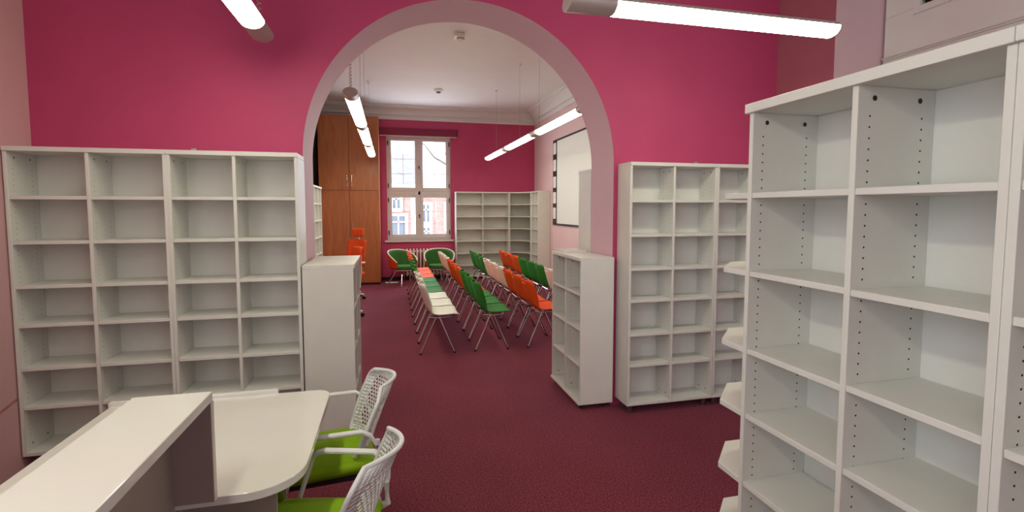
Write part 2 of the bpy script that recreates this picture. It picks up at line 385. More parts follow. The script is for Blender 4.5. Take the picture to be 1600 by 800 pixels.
# ------------------------------------------------------------------ windows
def window(name, x0, x1, z0, z1, y, inward, grid=True):
    """double-height timber window; inward = -1 room lies towards -y, +1 towards +y"""
    t = thing(name, None, None, ((x0 + x1) / 2, y, z0)); struct(t)
    w2 = (x1 - x0) / 2; H = z1 - z0; s = inward
    def yy(a, b): return (min(s * a, s * b), max(s * a, s * b))
    fr = MB(); a, b = yy(-0.05, 0.05)
    fr.box(-w2, -w2 + 0.05, a, b, 0, H); fr.box(w2 - 0.05, w2, a, b, 0, H); fr.box(-w2 + 0.05, w2 - 0.05, a, b, 0, 0.05); fr.box(-w2 + 0.05, w2 - 0.05, a, b, H - 0.05, H)
    fr.build('frame', 'winw', t, 0.004)
    zm = H * 0.455
    MB().box(-w2 + 0.05, w2 - 0.05, a, b, zm - 0.045, zm + 0.045).build('transom', 'winw', t, 0.006)
    MB().box(-0.03, 0.03, a, b, 0.05, H - 0.05).build('mullion', 'winw', t, 0.006)
    for side in (-1, 1):
        for (za, zb) in ((0.05, zm - 0.045), (zm + 0.045, H - 0.05)):
            xa, xb = (-w2 + 0.05, -0.03) if side < 0 else (0.03, w2 - 0.05)
            c = MB(); p, q = yy(0.0, 0.055); fwid = 0.062
            c.box(xa, xa + fwid, p, q, za, zb); c.box(xb - fwid, xb, p, q, za, zb); c.box(xa + fwid, xb - fwid, p, q, za, za + fwid + 0.02); c.box(xa + fwid, xb - fwid, p, q, zb - fwid, zb)
            cs = c.build('casement', 'winw', t, 0.004)
            if not grid: continue
            MB().box(xa + fwid, xb - fwid, -0.005 + s * 0.02, 0.0 + s * 0.02, za + fwid + 0.02, zb - fwid).build('pane', 'glass', cs)
            g = MB(); gx = (xa + xb) / 2; g0, g1 = yy(-0.03, -0.04)
            g.box(gx - 0.005, gx + 0.005, g0, g1, za + fwid + 0.02, zb - fwid); g.build('glazing_bar', 'winw', cs)
            for k in (1, 2, 3):
                z = za + (zb - za) * (k / 3.55 + 0.05)
                MB().box(xa + fwid, xb - fwid, g0, g1, z - 0.005, z + 0.005).build('glazing_bar', 'winw', cs)
            for hz in (za + 0.12, zb - 0.12):
                hx = -w2 + 0.035 if side < 0 else w2 - 0.035
                MB().tube([(hx, s * 0.06, hz - 0.05), (hx, s * 0.06, hz + 0.05)], 0.011, 8).build('hinge', 'screw', cs)
    if grid:
        for hz in (zm * 0.52, zm + (H - zm) * 0.46):
            k = MB(); k.box(-0.012, 0.012, *yy(0.05, 0.065), hz - 0.03, hz + 0.03); k.tube([(0, s * 0.06, hz), (0, s * 0.1, hz)], 0.008, 8); k.tube([(0, s * 0.1, hz + 0.008), (0.0, s * 0.1, hz - 0.06)], 0.009, 8)
            k.build('window_handle', 'dark', t)
    return t
window('window_1', WX0, WX1, WZ0, WZ1, YF + 0.10, -1)
sl = MB().box(WX0 - 0.06, WX1 + 0.06, YF - 0.06, YF + 0.06, WZ0 - 0.045, WZ0).build('trim_6', 'winw', None, 0.006); struct(sl)
for i, wy in enumerate((-1.75, 0.05)):
    q = window('window_%d' % (i + 2), -0.65, 0.65, 1.0, 3.3, 0, 1, grid=False); q.location = (XL - 0.1, wy, 1.0); q.rotation_euler = (0, 0, -PI / 2)
window('window_4', 2.25, 3.55, 1.0, 3.6, YB - 0.1, 1, grid=False)  # unseen window, added to carry the extra light for the pier front
# roller blind above the far window
t = thing('roller_blind', 'dark maroon roller blind cassette above the far window', 'blind', (0.665, YF, 3.31))
MB().box(-0.87, 0.87, -0.11, -0.005, 0.015, 0.175).build('cassette', 'blind', t, 0.008)
MB().box(-0.87, 0.87, -0.085, -0.065, -0.008, 0.016).build('bottom_bar', 'winw', t, 0.003)
for sx in (-1, 1): MB().box(sx * 0.876 - 0.006, sx * 0.876 + 0.006, -0.12, 0.0, 0.005, 0.19).build('end_bracket', 'blind', t, 0.003)

# ================================================================== OUTSIDE THE FAR WINDOW
bd = thing('brick_house', 'red brick house with white framed windows seen through the far window', 'building', (0, 24, -7))
MB().box(-7, 11, 0, 6, 0, 9.55).build('brick_wall', 'brick', bd)
MB().box(-7.2, 11.2, -0.25, 0.1, 9.5, 9.8).build('eaves_cornice', 'stone', bd, 0.03)
MB().add([(-7.2, -0.2, 9.8), (1.3, -0.2, 9.8), (1.3, 3.4, 11.6), (-7.2, 3.4, 11.6), (-7.2, 6.2, 9.8), (1.3, 6.2, 9.8)], [(0, 1, 2, 3), (3, 2, 5, 4), (1, 5, 2), (0, 3, 4), (0, 4, 5, 1)]).build('roof', 'asph', bd)
MB().box(0.95, 1.35, -0.06, 0.05, 0, 9.5).build('pilaster_strip', 'stone', bd, 0.01)
def far_win(cx, zc, wd, ht):
    f = MB(); e = 0.13
    f.box(cx - wd / 2 - e, cx - wd / 2, -0.12, 0.02, zc - ht / 2 - e, zc + ht / 2 + e); f.box(cx + wd / 2, cx + wd / 2 + e, -0.12, 0.02, zc - ht / 2 - e, zc + ht / 2 + e)
    f.box(cx - wd / 2, cx + wd / 2, -0.12, 0.02, zc + ht / 2, zc + ht / 2 + e); f.box(cx - wd / 2 - 0.08, cx + wd / 2 + 0.08, -0.2, 0.02, zc - ht / 2 - e - 0.05, zc - ht / 2)
    f.box(cx - 0.035, cx + 0.035, -0.07, 0.0, zc - ht / 2, zc + ht / 2); f.box(cx - wd / 2, cx + wd / 2, -0.07, 0.0, zc + ht * 0.17, zc + ht * 0.17 + 0.06)
    o = f.build('window', 'stone', bd)
    MB().box(cx - wd / 2, cx + wd / 2, -0.03, -0.01, zc - ht / 2, zc + ht / 2).build('pane', 'farglass', o)
for (cx, zc, wd, ht) in ((0.28, 9.0, 0.34, 0.62), (0.36, 7.85, 0.62, 0.95), (1.66, 8.45, 0.3, 0.8), (1.66, 7.45, 0.3, 0.62), (2.85, 8.3, 0.45, 1.1), (-0.75, 8.9, 0.4, 0.7), (-1.1, 7.8, 0.62, 0.95), (3.6, 7.6, 0.5, 0.9), (0.36, 6.0, 0.62, 1.1), (1.7, 5.9, 0.4, 1.0)):
    far_win(cx, zc, wd, ht)
tr = thing('bare_branch_tree', 'bare tree branch crossing the upper right far window pane', 'tree', (3.4, 18.0, -7))
MB().tube([(0, 0, 0), (-0.05, 0, 5), (-0.1, 0.0, 9.6), (-0.12, 0, 12)], [0.2, 0.17, 0.11, 0.04], 8).build('trunk', 'bark', tr)
MB().tube([(-0.1, 0, 9.5), (-0.7, -0.1, 9.75), (-1.25, 0, 10.15), (-1.85, 0, 10.5), (-2.2, 0, 10.95), (-2.6, 0.1, 11.1)], [0.06, 0.05, 0.05, 0.04, 0.025, 0.01], 6).build('branch', 'bark', tr)
MB().tube([(-1.25, 0, 10.15), (-1.5, 0, 10.75), (-1.6, 0, 11.3)], [0.022, 0.015, 0.006], 5).build('branch', 'bark', tr)
MB().tube([(-1.0, 0, 9.95), (-1.75, 0.1, 9.9), (-2.35, 0.1, 9.98)], [0.018, 0.012, 0.005], 5).build('branch', 'bark', tr)

# ================================================================== BOOKCASES
def pin_holes(t, faces, depth, z0, z1, r=0.0028, rows=(0.045, -0.05)):
    """two rows of drilled holes on each listed face (x, normal sign)"""
    b = MB()
    for x, sg in faces:
        for ry in rows:
            y = ry if ry > 0 else depth + ry
            z = z0 + 0.10
            while z < z1 - 0.08:
                vs = [(x + sg * 0.0006, y + r * math.cos(k * PI / 3), z + r * math.sin(k * PI / 3)) for k in range(6)]
                b.add(vs, [tuple(range(6))])
                z += 0.032
    o = b.build('pin_holes', 'hole', t); o['kind'] = 'stuff'
    return o
def bookcase(label, loc, rotz, cols, depth, H, zb, shelves, group, feet='post', holes=True, T=0.02, top=0.028, over=0.012, screws=True, name='bookcase', lip=0.0, hole_r=0.0028, side_over=0.0, screw_r=0.006):
    """front face in the local plane y=0, width along +x; cols = column widths; shelves = heights of shelf tops"""
    t = thing(name, label, 'bookcase', loc, rotz, group)
    Wd = sum(cols)
    panel('top_panel', t, -side_over, Wd, -over, depth, H - top, H)
    panel('bottom_panel', t, 0, Wd, -lip, depth, zb, zb + 0.022)
    zt = H - top; zl = zb + 0.022
    panel('side_panel', t, 0, T, 0, depth, zl, zt); panel('side_panel', t, Wd - T, Wd, 0, depth, zl, zt)
    faces = [(T, 1), (Wd - T, -1)]
    xs = [0.0]; x = 0
    for c in cols: x += c; xs.append(x)
    for i, x in enumerate(xs[1:-1]):
        panel('divider', t, x - T / 2, x + T / 2, 0.001, depth - 0.01, zl, zt); faces += [(x - T / 2, -1), (x + T / 2, 1)]
    panel('back_panel', t, T, Wd - T, depth - 0.01, depth - 0.002, zl, zt)
    for i in range(len(cols)):
        xa = xs[i] + (T if i == 0 else T / 2); xb = xs[i + 1] - (T if i == len(cols) - 1 else T / 2)
        sh = shelves[i] if isinstance(shelves[0], (list, tuple)) else shelves
        for z in sh: panel('shelf', t, xa + 0.0005, xb - 0.0005, 0.004, depth - 0.011, z - 0.021, z)
    if holes: pin_holes(t, faces, depth - 0.01, zl, zt, hole_r)
    if screws:
        sb = MB()
        for xf, sg in faces:
            for y in (0.06, depth - 0.07):
                for z in (zt - 0.035, zl + 0.04):
                    sb.add([(xf + sg * 0.0012, y + screw_r * math.cos(k * PI / 4), z + screw_r * math.sin(k * PI / 4)) for k in range(8)], [tuple(range(8))])
        sb.build('connector_screws', 'screw', t)['kind'] = 'stuff'
    if feet == 'post':
        for fx in (0.05, Wd - 0.05):
            for fy in (0.05, depth - 0.05): MB().lathe([(0.02, 0), (0.021, 0.004), (0.021, zb)], 0, 0, 12).build('foot', 'footgrey', t, loc=(fx, fy, 0))
    elif feet == 'caster':
        for fx in (0.06, Wd - 0.06):
            for fy in (0.03, depth - 0.05):
                c = MB().lathe([(0.012, 0.03), (0.014, 0.034), (0.014, zb)], 0, 0, 10).build('caster', 'alu', t, loc=(fx, fy, 0))
                MB().tube([(-0.012, 0, 0.019), (0.012, 0, 0.019)], 0.019, 12).build('wheel', 'dark', c)
    return t

# --- left bookcases on the arch wall
LY = 3.491; LD = YW - LY - 0.004; LH = 2.015; LZB = 0.165
shL = [1.728, 1.463, 1.20, 0.967, 0.705, 0.468]
G_L = 'bookcases left of the arch'
bL1 = bookcase('white open bookcase in the left corner, farthest from the arch', (-2.166, LY, 0), 0, (0.413, 0.4155), LD, LH, LZB, shL, G_L, over=0.006)
bL2 = bookcase('white open bookcase standing against the left side of the arch', (-1.3370, LY, 0), 0, (0.377, 0.377), LD, LH, LZB, shL, G_L, over=0.006)
# --- right bookcases on the arch wall
RY = 3.535; RD = YW - RY - 0.004; RH = 2.015; RZB = 0.07
shR = [1.722, 1.450, 1.182, 0.927, 0.655, 0.404]
G_R = 'bookcases right of the arch'
bR1 = bookcase('white open bookcase just right of the arch, behind the low cabinet', (1.815, RY, 0), 0, (0.387, 0.387), RD, RH, RZB, shR, G_R, over=0.006)
bR2 = bookcase('white open bookcase in the right corner, half hidden by the tall near shelves', (2.5905, RY, 0), 0, (0.362, 0.362), RD, RH, RZB, shR, G_R, over=0.006)
# small steel wall brackets on top
for t_, x in ((bL2, 0.07), (bR1, 0.70)):
    b = MB(); b.box(x, x + 0.03, 0.18, 0.215, LH, LH + 0.003); b.box(x, x + 0.03, 0.21, 0.214, LH, LH + 0.035); b.tube([(x + 0.015, 0.195, LH), (x + 0.015, 0.195, LH + 0.008)], 0.006, 8)
    b.build('wall_bracket', 'alu', t_)

# --- big shelves on the right (open side faces the room centre, -X)
BX, BY, BH = 1.3165, 1.618, 2.041
c1, c2 = 0.4351, 0.3833
shB = [[1.711, 1.415, 1.116, 0.862, 0.590, 0.32], [1.711, 1.412, 1.123, 0.866, 0.590, 0.32]]
G_B = 'tall shelves along the right'
bB1 = bookcase('tall white bookcase on the right with stub shelves on its end', (BX, BY, 0), -PI / 2, (c1, c2), 0.30, BH, 0.07, shB, G_B, over=0.012, top=0.034, hole_r=0.0034, side_over=0.014, screw_r=0.0085)
bB2 = bookcase('tall white bookcase cut off by the right edge of the photo', (BX, BY - c1 - c2 - 0.001, 0), -PI / 2, (0.40, 0.40), 0.30, BH, 0.07,
               shB, G_B, over=0.012, top=0.034, hole_r=0.0034)
# trapezoid stub shelves on the far end of the near bookcase (local -x is away from the camera)
for z in shB[0]:
    MB().prism([(0, 0.004), (0, 0.296), (-0.285, 0.296), (-0.285, 0.155), (-0.13, 0.004)], z - 0.022, z, 'z').build('end_shelf', 'lam', bB1, 0.0015)

# --- low mobile cabinets in the archway
LCZ = 1.257
lowsh = [0.965, 0.675, 0.375]
bLC = bookcase('low white mobile shelf unit at the left foot of the arch', (-0.251, 3.50, 0), PI / 2, (0.345, 0.345), 0.325, 1.275, 0.06, lowsh, 'low shelf units in the archway', feet='caster', lip=0.012, over=0.008, name='low_shelf_unit', T=0.018)
bRC = bookcase('low white mobile shelf unit at the right foot of the arch', (1.479, 4.424, 0), -PI / 2, (0.36, 0.36), 0.29, LCZ, 0.045, lowsh, 'low shelf units in the archway', feet='caster', lip=0.012, over=0.008, name='low_shelf_unit', T=0.018)
for b in (bLC, bRC): b['category'] = 'shelf unit'
fo = thing('document_folder', 'flat white folder lying on the right low shelf unit', 'folder', (1.60, 4.30, LCZ), 0.1)
MB().box(-0.10, 0.13, -0.10, 0.10, 0, 0.004).build('lower_cover', 'cwhite', fo, 0.001)
MB().box(-0.095, 0.127, -0.096, 0.096, 0.004, 0.016).build('paper_block', 'stone', fo)
MB().box(-0.10, 0.13, -0.10, 0.10, 0.016, 0.020).build('upper_cover', 'cwhite', fo, 0.001)

# --- far room bookcases
shF = [1.765, 1.48, 1.195, 0.91, 0.625, 0.34]
G_F = 'bookcases in the far right corner'
FBY = 11.45
bookcase('wide white bookcase right of the far window', (1.475, FBY, 0), 0, (0.635, 0.635), YF - FBY - 0.003, 2.05, 0.06, shF, G_F, holes=False, screws=False)
# corner unit with concave shelves
cu = thing('corner_bookcase', 'white corner bookcase with curved shelves in the far right corner', 'bookcase', (0, 0, 0), 0, G_F)
cx0, cx1, cy0 = 2.748, XFR - 0.004, 10.98
arc = [(cx0 + 0.02, FBY)] + [(cx0 + 0.03 + 0.35 * math.sin(PI / 2 * k / 8), FBY - 0.43 * (1 - math.cos(PI / 2 * k / 8))) for k in range(9)] + [(3.13, cy0 + 0.02)]
cpoly = [(cx0 + 0.02, YF - 0.004)] + arc + [(cx1, cy0 + 0.02), (cx1, YF - 0.004)]
for z, nm, th in [(2.05, 'top_panel', 0.028), (0.082, 'bottom_panel', 0.022)] + [(z, 'shelf', 0.021) for z in shF]:
    MB().prism(cpoly, z - th, z, 'z').build(nm, 'lam', cu)
panel('side_panel', cu, cx0, cx0 + 0.02, FBY, YF - 0.004, 0.06, 2.05)
panel('side_panel', cu, 3.13, cx1, cy0, cy0 + 0.02, 0.06, 2.05)
panel('back_panel', cu, cx0 + 0.02, cx1, YF - 0.012, YF - 0.004, 0.082, 2.02)
panel('back_panel', cu, cx1 - 0.008, cx1, cy0 + 0.02, YF - 0.013, 0.082, 2.02)
bookcase('white bookcase along the far right wall, showing its closed end', (3.16, cy0 - 0.002, 0), -PI / 2, (0.243, 0.243), XFR - 3.16 - 0.004, 2.05, 0.06, shF, G_F, holes=False, screws=False)
# bookcase behind the left jamb in the far room
bookcase('narrow glimpse of white bookcase on the far room left wall', (-1.2, 7.9, 0), PI / 2, (0.40, 0.40, 0.40, 0.40), 0.30, 2.04, 0.06, [1.75, 1.46, 1.17, 0.88, 0.6, 0.33], None, holes=False, screws=False)
# tall bookcase behind the right jamb: only its side shows
bookcase('tall white bookcase end peeking out behind the right arch jamb', (2.53, 4.53, 0), PI, (0.375, 0.375), 0.30, 2.015, 0.06, [1.72, 1.45, 1.18, 0.93, 0.65, 0.4], None, holes=False, screws=False)

# --- wardrobe
wd = thing('wardrobe', 'tall cherry wood wardrobe with four doors beside the far window', 'wardrobe', (-1.46, 11.62 - 0.45, 0))
WW, WH = 1.24, 3.64
MB().box(0, WW, 0.022, 0.57, 0.03, WH).build('body', 'wood', wd, 0.003)
MB().box(0.02, WW - 0.02, 0.05, 0.55, 0.0, 0.03).build('plinth', 'dark', wd)
zs = 2.05
for i in (0, 1):
    for (za, zb) in ((0.05, zs - 0.004), (zs + 0.004, WH - 0.012)):
        x0 = 0.004 + i * WW / 2; x1 = x0 + WW / 2 - 0.008
        d = MB().box(x0, x1, 0, 0.02, za, zb).build('door', 'wood', wd, 0.002)
        hx = x1 - 0.045 if i == 0 else x0 + 0.045
        hz = za + 0.06 if za > 1 else zs - 0.95
        h = MB(); h.tube([(hx, -0.03, hz), (hx, -0.03, hz + 0.26)], 0.007, 8)
        for q in (0.02, 0.24): h.tube([(hx, -0.03, hz + q), (hx, 0.0, hz + q)], 0.005, 6)
        h.build('handle', 'chrome', d)
bp_ = thing('black_wall_hanging', 'black cloth hanging on the wall left of the wardrobe', 'wall hanging', (XFL, 9.45, 2.07))
cl = MB(); cl.grid(lambda u, v: (0.03 + 0.012 * math.sin(u * 60), u * 1.68, v * 1.58), 60, 3); cl.build('cloth', 'blackcloth', bp_, solid=0.006)
MB().tube([(0.03, -0.03, 1.6), (0.03, 1.71, 1.6)], 0.014, 8).build('rail', 'dark', bp_)

# --- film-strip framed screen on the right far wall
sc = thing('projection_board', 'white projection board with black film strip border on the right wall', 'board', (XFR, 0, 0))
PY0, PY1, PZ0, PZ1 = 7.75, 10.235, 1.31, 3.11
MB().box(-0.022, -0.002, PY0 + 0.05, PY1 - 0.24, PZ0 + 0.035, PZ1 - 0.035).build('screen_surface', 'screenw', sc)
fr = MB(); fr.box(-0.03, -0.002, PY0, PY1, PZ0, PZ0 + 0.035); fr.box(-0.03, -0.002, PY0, PY1, PZ1 - 0.035, PZ1); fr.box(-0.03, -0.002, PY0, PY0 + 0.05, PZ0 + 0.035, PZ1 - 0.035); fr.box(-0.03, -0.002, PY1 - 0.24, PY1, PZ0 + 0.035, PZ1 - 0.035)
fr.build('film_strip_frame', 'dark', sc)
def rrect(cx, cy, w_, h_, r, n=4):
    out = []
    for sx, sy, a0 in ((1, 1, 0), (-1, 1, PI / 2), (-1, -1, PI), (1, -1, 3 * PI / 2)):
        for k in range(n + 1):
            a = a0 + PI / 2 * k / n; out.append((cx + sx * (w_ / 2 - r) + r * math.cos(a), cy + sy * (h_ / 2 - r) + r * math.sin(a)))
    return out
for z in (2.93, 2.575, 2.22, 1.89, 1.56):
    MB().prism(rrect(PY1 - 0.12, z, 0.18, 0.24, 0.035), -0.033, -0.030, 'x').build('film_perforation', 'screenw', sc)

# ------------------------------------------------------------------ ceiling devices
def ceiling_box():
    t = thing('smoke_detector', 'square white detector box on the far room ceiling, nearest the arch', 'detector', (0.93, 6.75, ZC))
    MB().box(-0.07, 0.07, -0.07, 0.07, -0.05, 0).build('housing', 'offwhite', t, 0.006)
    MB().lathe([(0.045, -0.075), (0.052, -0.068), (0.055, -0.05)], 0.02, 0, 14).build('sensor_head', 'alug', t)
    t = thing('smoke_detector', 'small round detector with dark centre on the far room ceiling', 'detector', (0.95, 9.9, ZC))
    MB().lathe([(0.06, -0.05), (0.085, -0.03), (0.09, 0)], 0, 0, 18).build('housing', 'offwhite', t)
    MB().lathe([(0.02, -0.075), (0.045, -0.065), (0.045, -0.05)], 0, 0, 14).build('sensor_head', 'dark', t)
ceiling_box()

# ------------------------------------------------------------------ pendant tube lamps
LWX, LHZ = 0.068, 0.045           # half width / half height of the oval profile
def oval(a0, a1, n): return [(LWX * math.cos(a0 + (a1 - a0) * k / n), LHZ * math.sin(a0 + (a1 - a0) * k / n)) for k in range(n + 1)]
def lamp(label, loc, rotz, lit=1.5, cap0=0.05, cap1=0.05, wires=(0.2, 0.8), cable=None, group='hanging tube lamps', z_c=ZC):
    """lamp body runs along local +y from 0; lit part lies between the two grey end pieces"""
    L = cap0 + lit + cap1
    t = thing('pendant_tube_lamp', label, 'lamp', loc, rotz, group)
    full = oval(0, 2 * PI, 24)[:-1]
    upper = oval(PI * 0.06, PI * 0.94, 14)
    lower = oval(PI * 0.94, PI * 2.06, 18)
    MB().prism(upper, cap0, cap0 + lit, 'y', smooth=True).build('housing', 'alug', t)
    MB().prism(lower, cap0 + 0.001, cap0 + lit - 0.001, 'y', smooth=True).build('diffuser', 'lit', t)
    for ya, yb in ((0, cap0), (cap0 + lit, L)):
        if yb - ya > 0.004:
            o_ = MB().prism([(x * 1.02, z * 1.02) for x, z in full], ya, yb, 'y', smooth=True).build('end_piece', 'alug', t, 0.006)
    hgt = z_c - loc[2]
    for q in wires:
        y = L * q
        wo = MB().tube([(0, y, LHZ - 0.002), (0, y, hgt)], 0.002, 5).build('suspension_wire', 'alu', t)
        MB().lathe([(0.012, hgt - 0.05), (0.016, hgt - 0.04), (0.03, hgt - 0.008), (0.03, hgt)], 0, y, 12).build('ceiling_rose', 'offwhite', wo)
    if cable is not None:
        pts = [(0.012 * math.cos(k * 0.9), cable + 0.012 * math.sin(k * 0.9), LHZ - 0.004 + (hgt - LHZ) * k / 260) for k in range(261)]
        MB().tube(pts, 0.0032, 5).build('coiled_cable', 'alug', t)
    return t
# near room: one along the depth (left), one along the width (right), the rest of the room's lamps behind the camera
ZN = 2.745
lamp('tube lamp hanging at the top left, pointing at the arch', (-0.765, 1.72, ZN), 0, 1.46, 0.06, 0.25, (0.15, 0.85), cable=1.70)
lamp('tube lamp hanging crosswise at the top right, grey end towards the arch', (0.925, 2.56, ZN), -PI / 2, 1.45, 0.27, 0.004, (0.02, 0.12))
lamp('tube lamp hanging above the camera, next in the left row', (-0.745, -0.1, ZN), 0, 1.46, 0.06, 0.15, (0.15, 0.85))
lamp('tube lamp hanging behind the camera, left of centre', (-0.745, -2.2, ZN), 0, 1.46, 0.06, 0.15, (0.15, 0.85))
# far room: two rows of three
ZF = 2.74
lenF = 1.58
for (x, y0, side) in ((-0.345, 4.92, 'left'), (2.06, 5.0, 'right')):
    for k, pos in enumerate(('nearest', 'middle', 'farthest')):
        lamp('%s tube lamp of the %s hanging row in the far room' % (pos, side), (x, y0 + (k and 0.06) + k * (lenF + 0.30), ZF), 0, lenF, 0.20 if k == 0 else 0.14, 0.13 if k < 2 else 0.01, (0.07, 0.93) if k == 0 else (0.5,), cable=0.06 if (k == 0 and side == 'left') else None, group='far room lamp rows')

# ================================================================== ROWS OF CHAIRS
CH_PROF = [(0.252, 0.416), (0.246, 0.432), (0.19, 0.438), (0.11, 0.432), (0.035, 0.431), (-0.03, 0.441), (-0.078, 0.470), (-0.112, 0.522), (-0.138, 0.588), (-0.160, 0.66), (-0.180, 0.725), (-0.193, 0.768), (-0.20, 0.79)]
def spline(pts, u):
    x = u * (len(pts) - 1); i = min(int(x), len(pts) - 2); f = x - i
    p0 = pts[max(i - 1, 0)]; p1 = pts[i]; p2 = pts[i + 1]; p3 = pts[min(i + 2, len(pts) - 1)]
    return tuple(0.5 * ((2 * b) + (-a + c) * f + (2 * a - 5 * b + 4 * c - d) * f * f + (-a + 3 * b - 3 * c + d) * f ** 3) for a, b, c, d in zip(p0, p1, p2, p3))
def shell_pt(u, v):
    x, z = spline(CH_PROF, u); s = v * 2 - 1
    hw = 0.232
    if u < 0.12: hw -= 0.05 * (1 - u / 0.12) ** 2
    if u > 0.45: hw -= 0.02 * (u - 0.45)
    if u > 0.84: hw -= 0.075 * ((u - 0.84) / 0.16) ** 2.2
    k = abs(s) ** 2.1
    back = min(max((u - 0.40) / 0.25, 0), 1)
    x += k * (0.075 * back); z += k * 0.018 * (1 - back)
    return (x, s * hw, z)
def chair_proto(col, label):
    t = thing('stacking_chair', label, 'chair', (0, 0, 0), 0, 'rows of stacking chairs')
    NU, NV = 26, 12
    s = MB().grid(shell_pt, NU, NV, skip=lambda i, j: i == NU - 3 and 4 <= j <= 7)
    s.build('shell', col, t, solid=0.009)
    fr = MB()
    for sy in (-1, 1): fr.tube([(0.16, sy * 0.195, 0.412), (0.02, sy * 0.2, 0.406), (-0.09, sy * 0.195, 0.415)], 0.009, 6)
    for x in (0.13, -0.03): fr.tube([(x, -0.2, 0.408), (x, 0.2, 0.408)], 0.008, 6)
    fr.build('seat_frame', 'chrome', t)
    for sy in (-1, 1):
        for fx, tx in ((0.195, 0.03), (-0.185, -0.005)):
            lg = MB().tube([(tx, sy * 0.2, 0.415), (tx + (fx - tx) * 0.5, sy * 0.218, 0.21), (fx, sy * 0.235, 0.012)], 0.0105, 8).build('leg', 'chrome', t)
            MB().tube([(fx, sy * 0.235, 0.02), (fx + 0.004 * (1 if fx > 0 else -1), sy * 0.2355, 0.0)], 0.0145, 8).build('foot_cap', 'dark', lg)
    return t
ROWS = [('leftmost row', 0.50, 'WGO'), ('second row from the left', 1.125, 'GOW'), ('third row from the left', 1.755, 'OWG'), ('rightmost row', 2.38, 'WGO')]
CN = {'W': ('white', 'cwhite'), 'G': ('green', 'cgreen'), 'O': ('orange', 'corange')}
ORD = ('nearest', 'middle', 'farthest')
protos = {}
for rname, rx, pat in ROWS:
    for k in range(9):
        c = pat[k // 3]; cn, cm = CN[c]
        lab = '%s shell stacking chair, %s of the %s trio in the %s' % (cn, ORD[k % 3], cn, rname)
        loc = (rx + random.uniform(-0.006, 0.006), 5.83 + 0.52 * k, 0); rz = random.uniform(-0.02, 0.02)
        if c not in protos:
            protos[c] = chair_proto(cm, lab); protos[c].location = loc; protos[c].rotation_euler = (0, 0, rz)
        else:
            dup(protos[c], loc, rz, lab)

# ================================================================== UNDER THE WINDOW
rd = thing('radiator', 'white column radiator under the far window between the two armchairs', 'radiator', (0.78, YF - 0.12, 0))
for k in range(12):
    x = -0.42 + k * 0.0764
    s = MB()
    for yy_ in (-0.05, 0.05): s.tube([(x, yy_, 0.13), (x, yy_, 0.70)], 0.022, 8)
    s.tube([(x, -0.05, 0.70), (x, 0, 0.722), (x, 0.05, 0.70)], 0.018, 8); s.tube([(x, -0.05, 0.13), (x, 0, 0.115), (x, 0.05, 0.13)], 0.018, 8)
    s.build('radiator_section', 'radw', rd)
for z in (0.16, 0.67): MB().tube([(-0.45, 0, z), (0.45, 0, z)], 0.02, 10).build('header_pipe', 'radw', rd)
for x in (-0.36, 0.36): MB().box(x - 0.012, x + 0.012, -0.03, 0.03, 0, 0.13).build('radiator_foot', 'radw', rd)

def armchair(label, loc, rotz, group='tub armchairs'):
    """tub chair facing local -y"""
    t = thing('tub_armchair', label, 'armchair', loc, rotz, group)
    def rim_h(a):                       # a: 0 at back, +-1 at the arm fronts
        return 0.745 - 0.24 * abs(a) ** 2.4
    def shell(rad, inset):
        def fn(u, v):
            a = u * 2 - 1; th = PI / 2 + a * PI * 0.66
            top = rim_h(a) - inset * 0.4; z = 0.36 + (top - 0.36) * v
            r = (rad - inset) * (0.72 + 0.28 * (0.25 + 0.75 * v) ** 0.7)
            return (r * 1.02 * math.cos(th), r * 0.92 * math.sin(th) + 0.0, z)
        return fn
    MB().grid(shell(0.335, 0.0), 32, 8).build('outer_shell', 'feltorange', t, solid=0.008)
    MB().grid(shell(0.335, 0.022), 32, 8).build('inner_upholstery', 'felt', t, solid=0.02)
    rim = [Vector(shell(0.335, 0.01)(k / 40, 1.0)) + Vector((0, 0, 0.006)) for k in range(41)]
    MB().tube(rim, 0.012, 8).build('rim_piping', 'cwhite', t)
    st = MB().prism([(0.245 * math.cos(a), 0.235 * math.sin(a) - 0.02) for a in [2 * PI * k / 24 for k in range(24)]], 0.34, 0.42, 'z', smooth=True)
    st.build('seat_cushion', 'felt', t, 0.02)
    MB().prism([(0.22 * math.cos(a), 0.21 * math.sin(a) - 0.01) for a in [2 * PI * k / 24 for k in range(24)]], 0.315, 0.34, 'z', smooth=True).build('seat_base', 'cwhite', t)
    for sx in (-1, 1):
        for sy in (-1, 1):
            MB().tube([(sx * 0.10, sy * 0.08, 0.32), (sx * 0.24, sy * 0.22, 0.0)], 0.011, 8).build('leg', 'chrome', t)
    return t
armchair('green tub armchair with orange outside, left of the radiator', (0.25, 11.08, 0), 0.7)
armchair('green tub armchair right of the radiator, beside the far bookcase', (1.05, 11.1, 0), -0.1)
fl = thing('floor_stand_foot', 'flat white foot of a stand on the carpet below the window', 'stand', (0.02, 11.3, 0), -0.3)
MB().box(-0.16, 0.13, -0.05, 0.05, 0, 0.02).build('base_plate', 'cwhite', fl, 0.006)
MB().tube([(-0.1, 0.0, 0.02), (-0.02, 0.02, 0.16), (0.0, 0.02, 0.2)], 0.012, 8).build('stem', 'dark', fl)

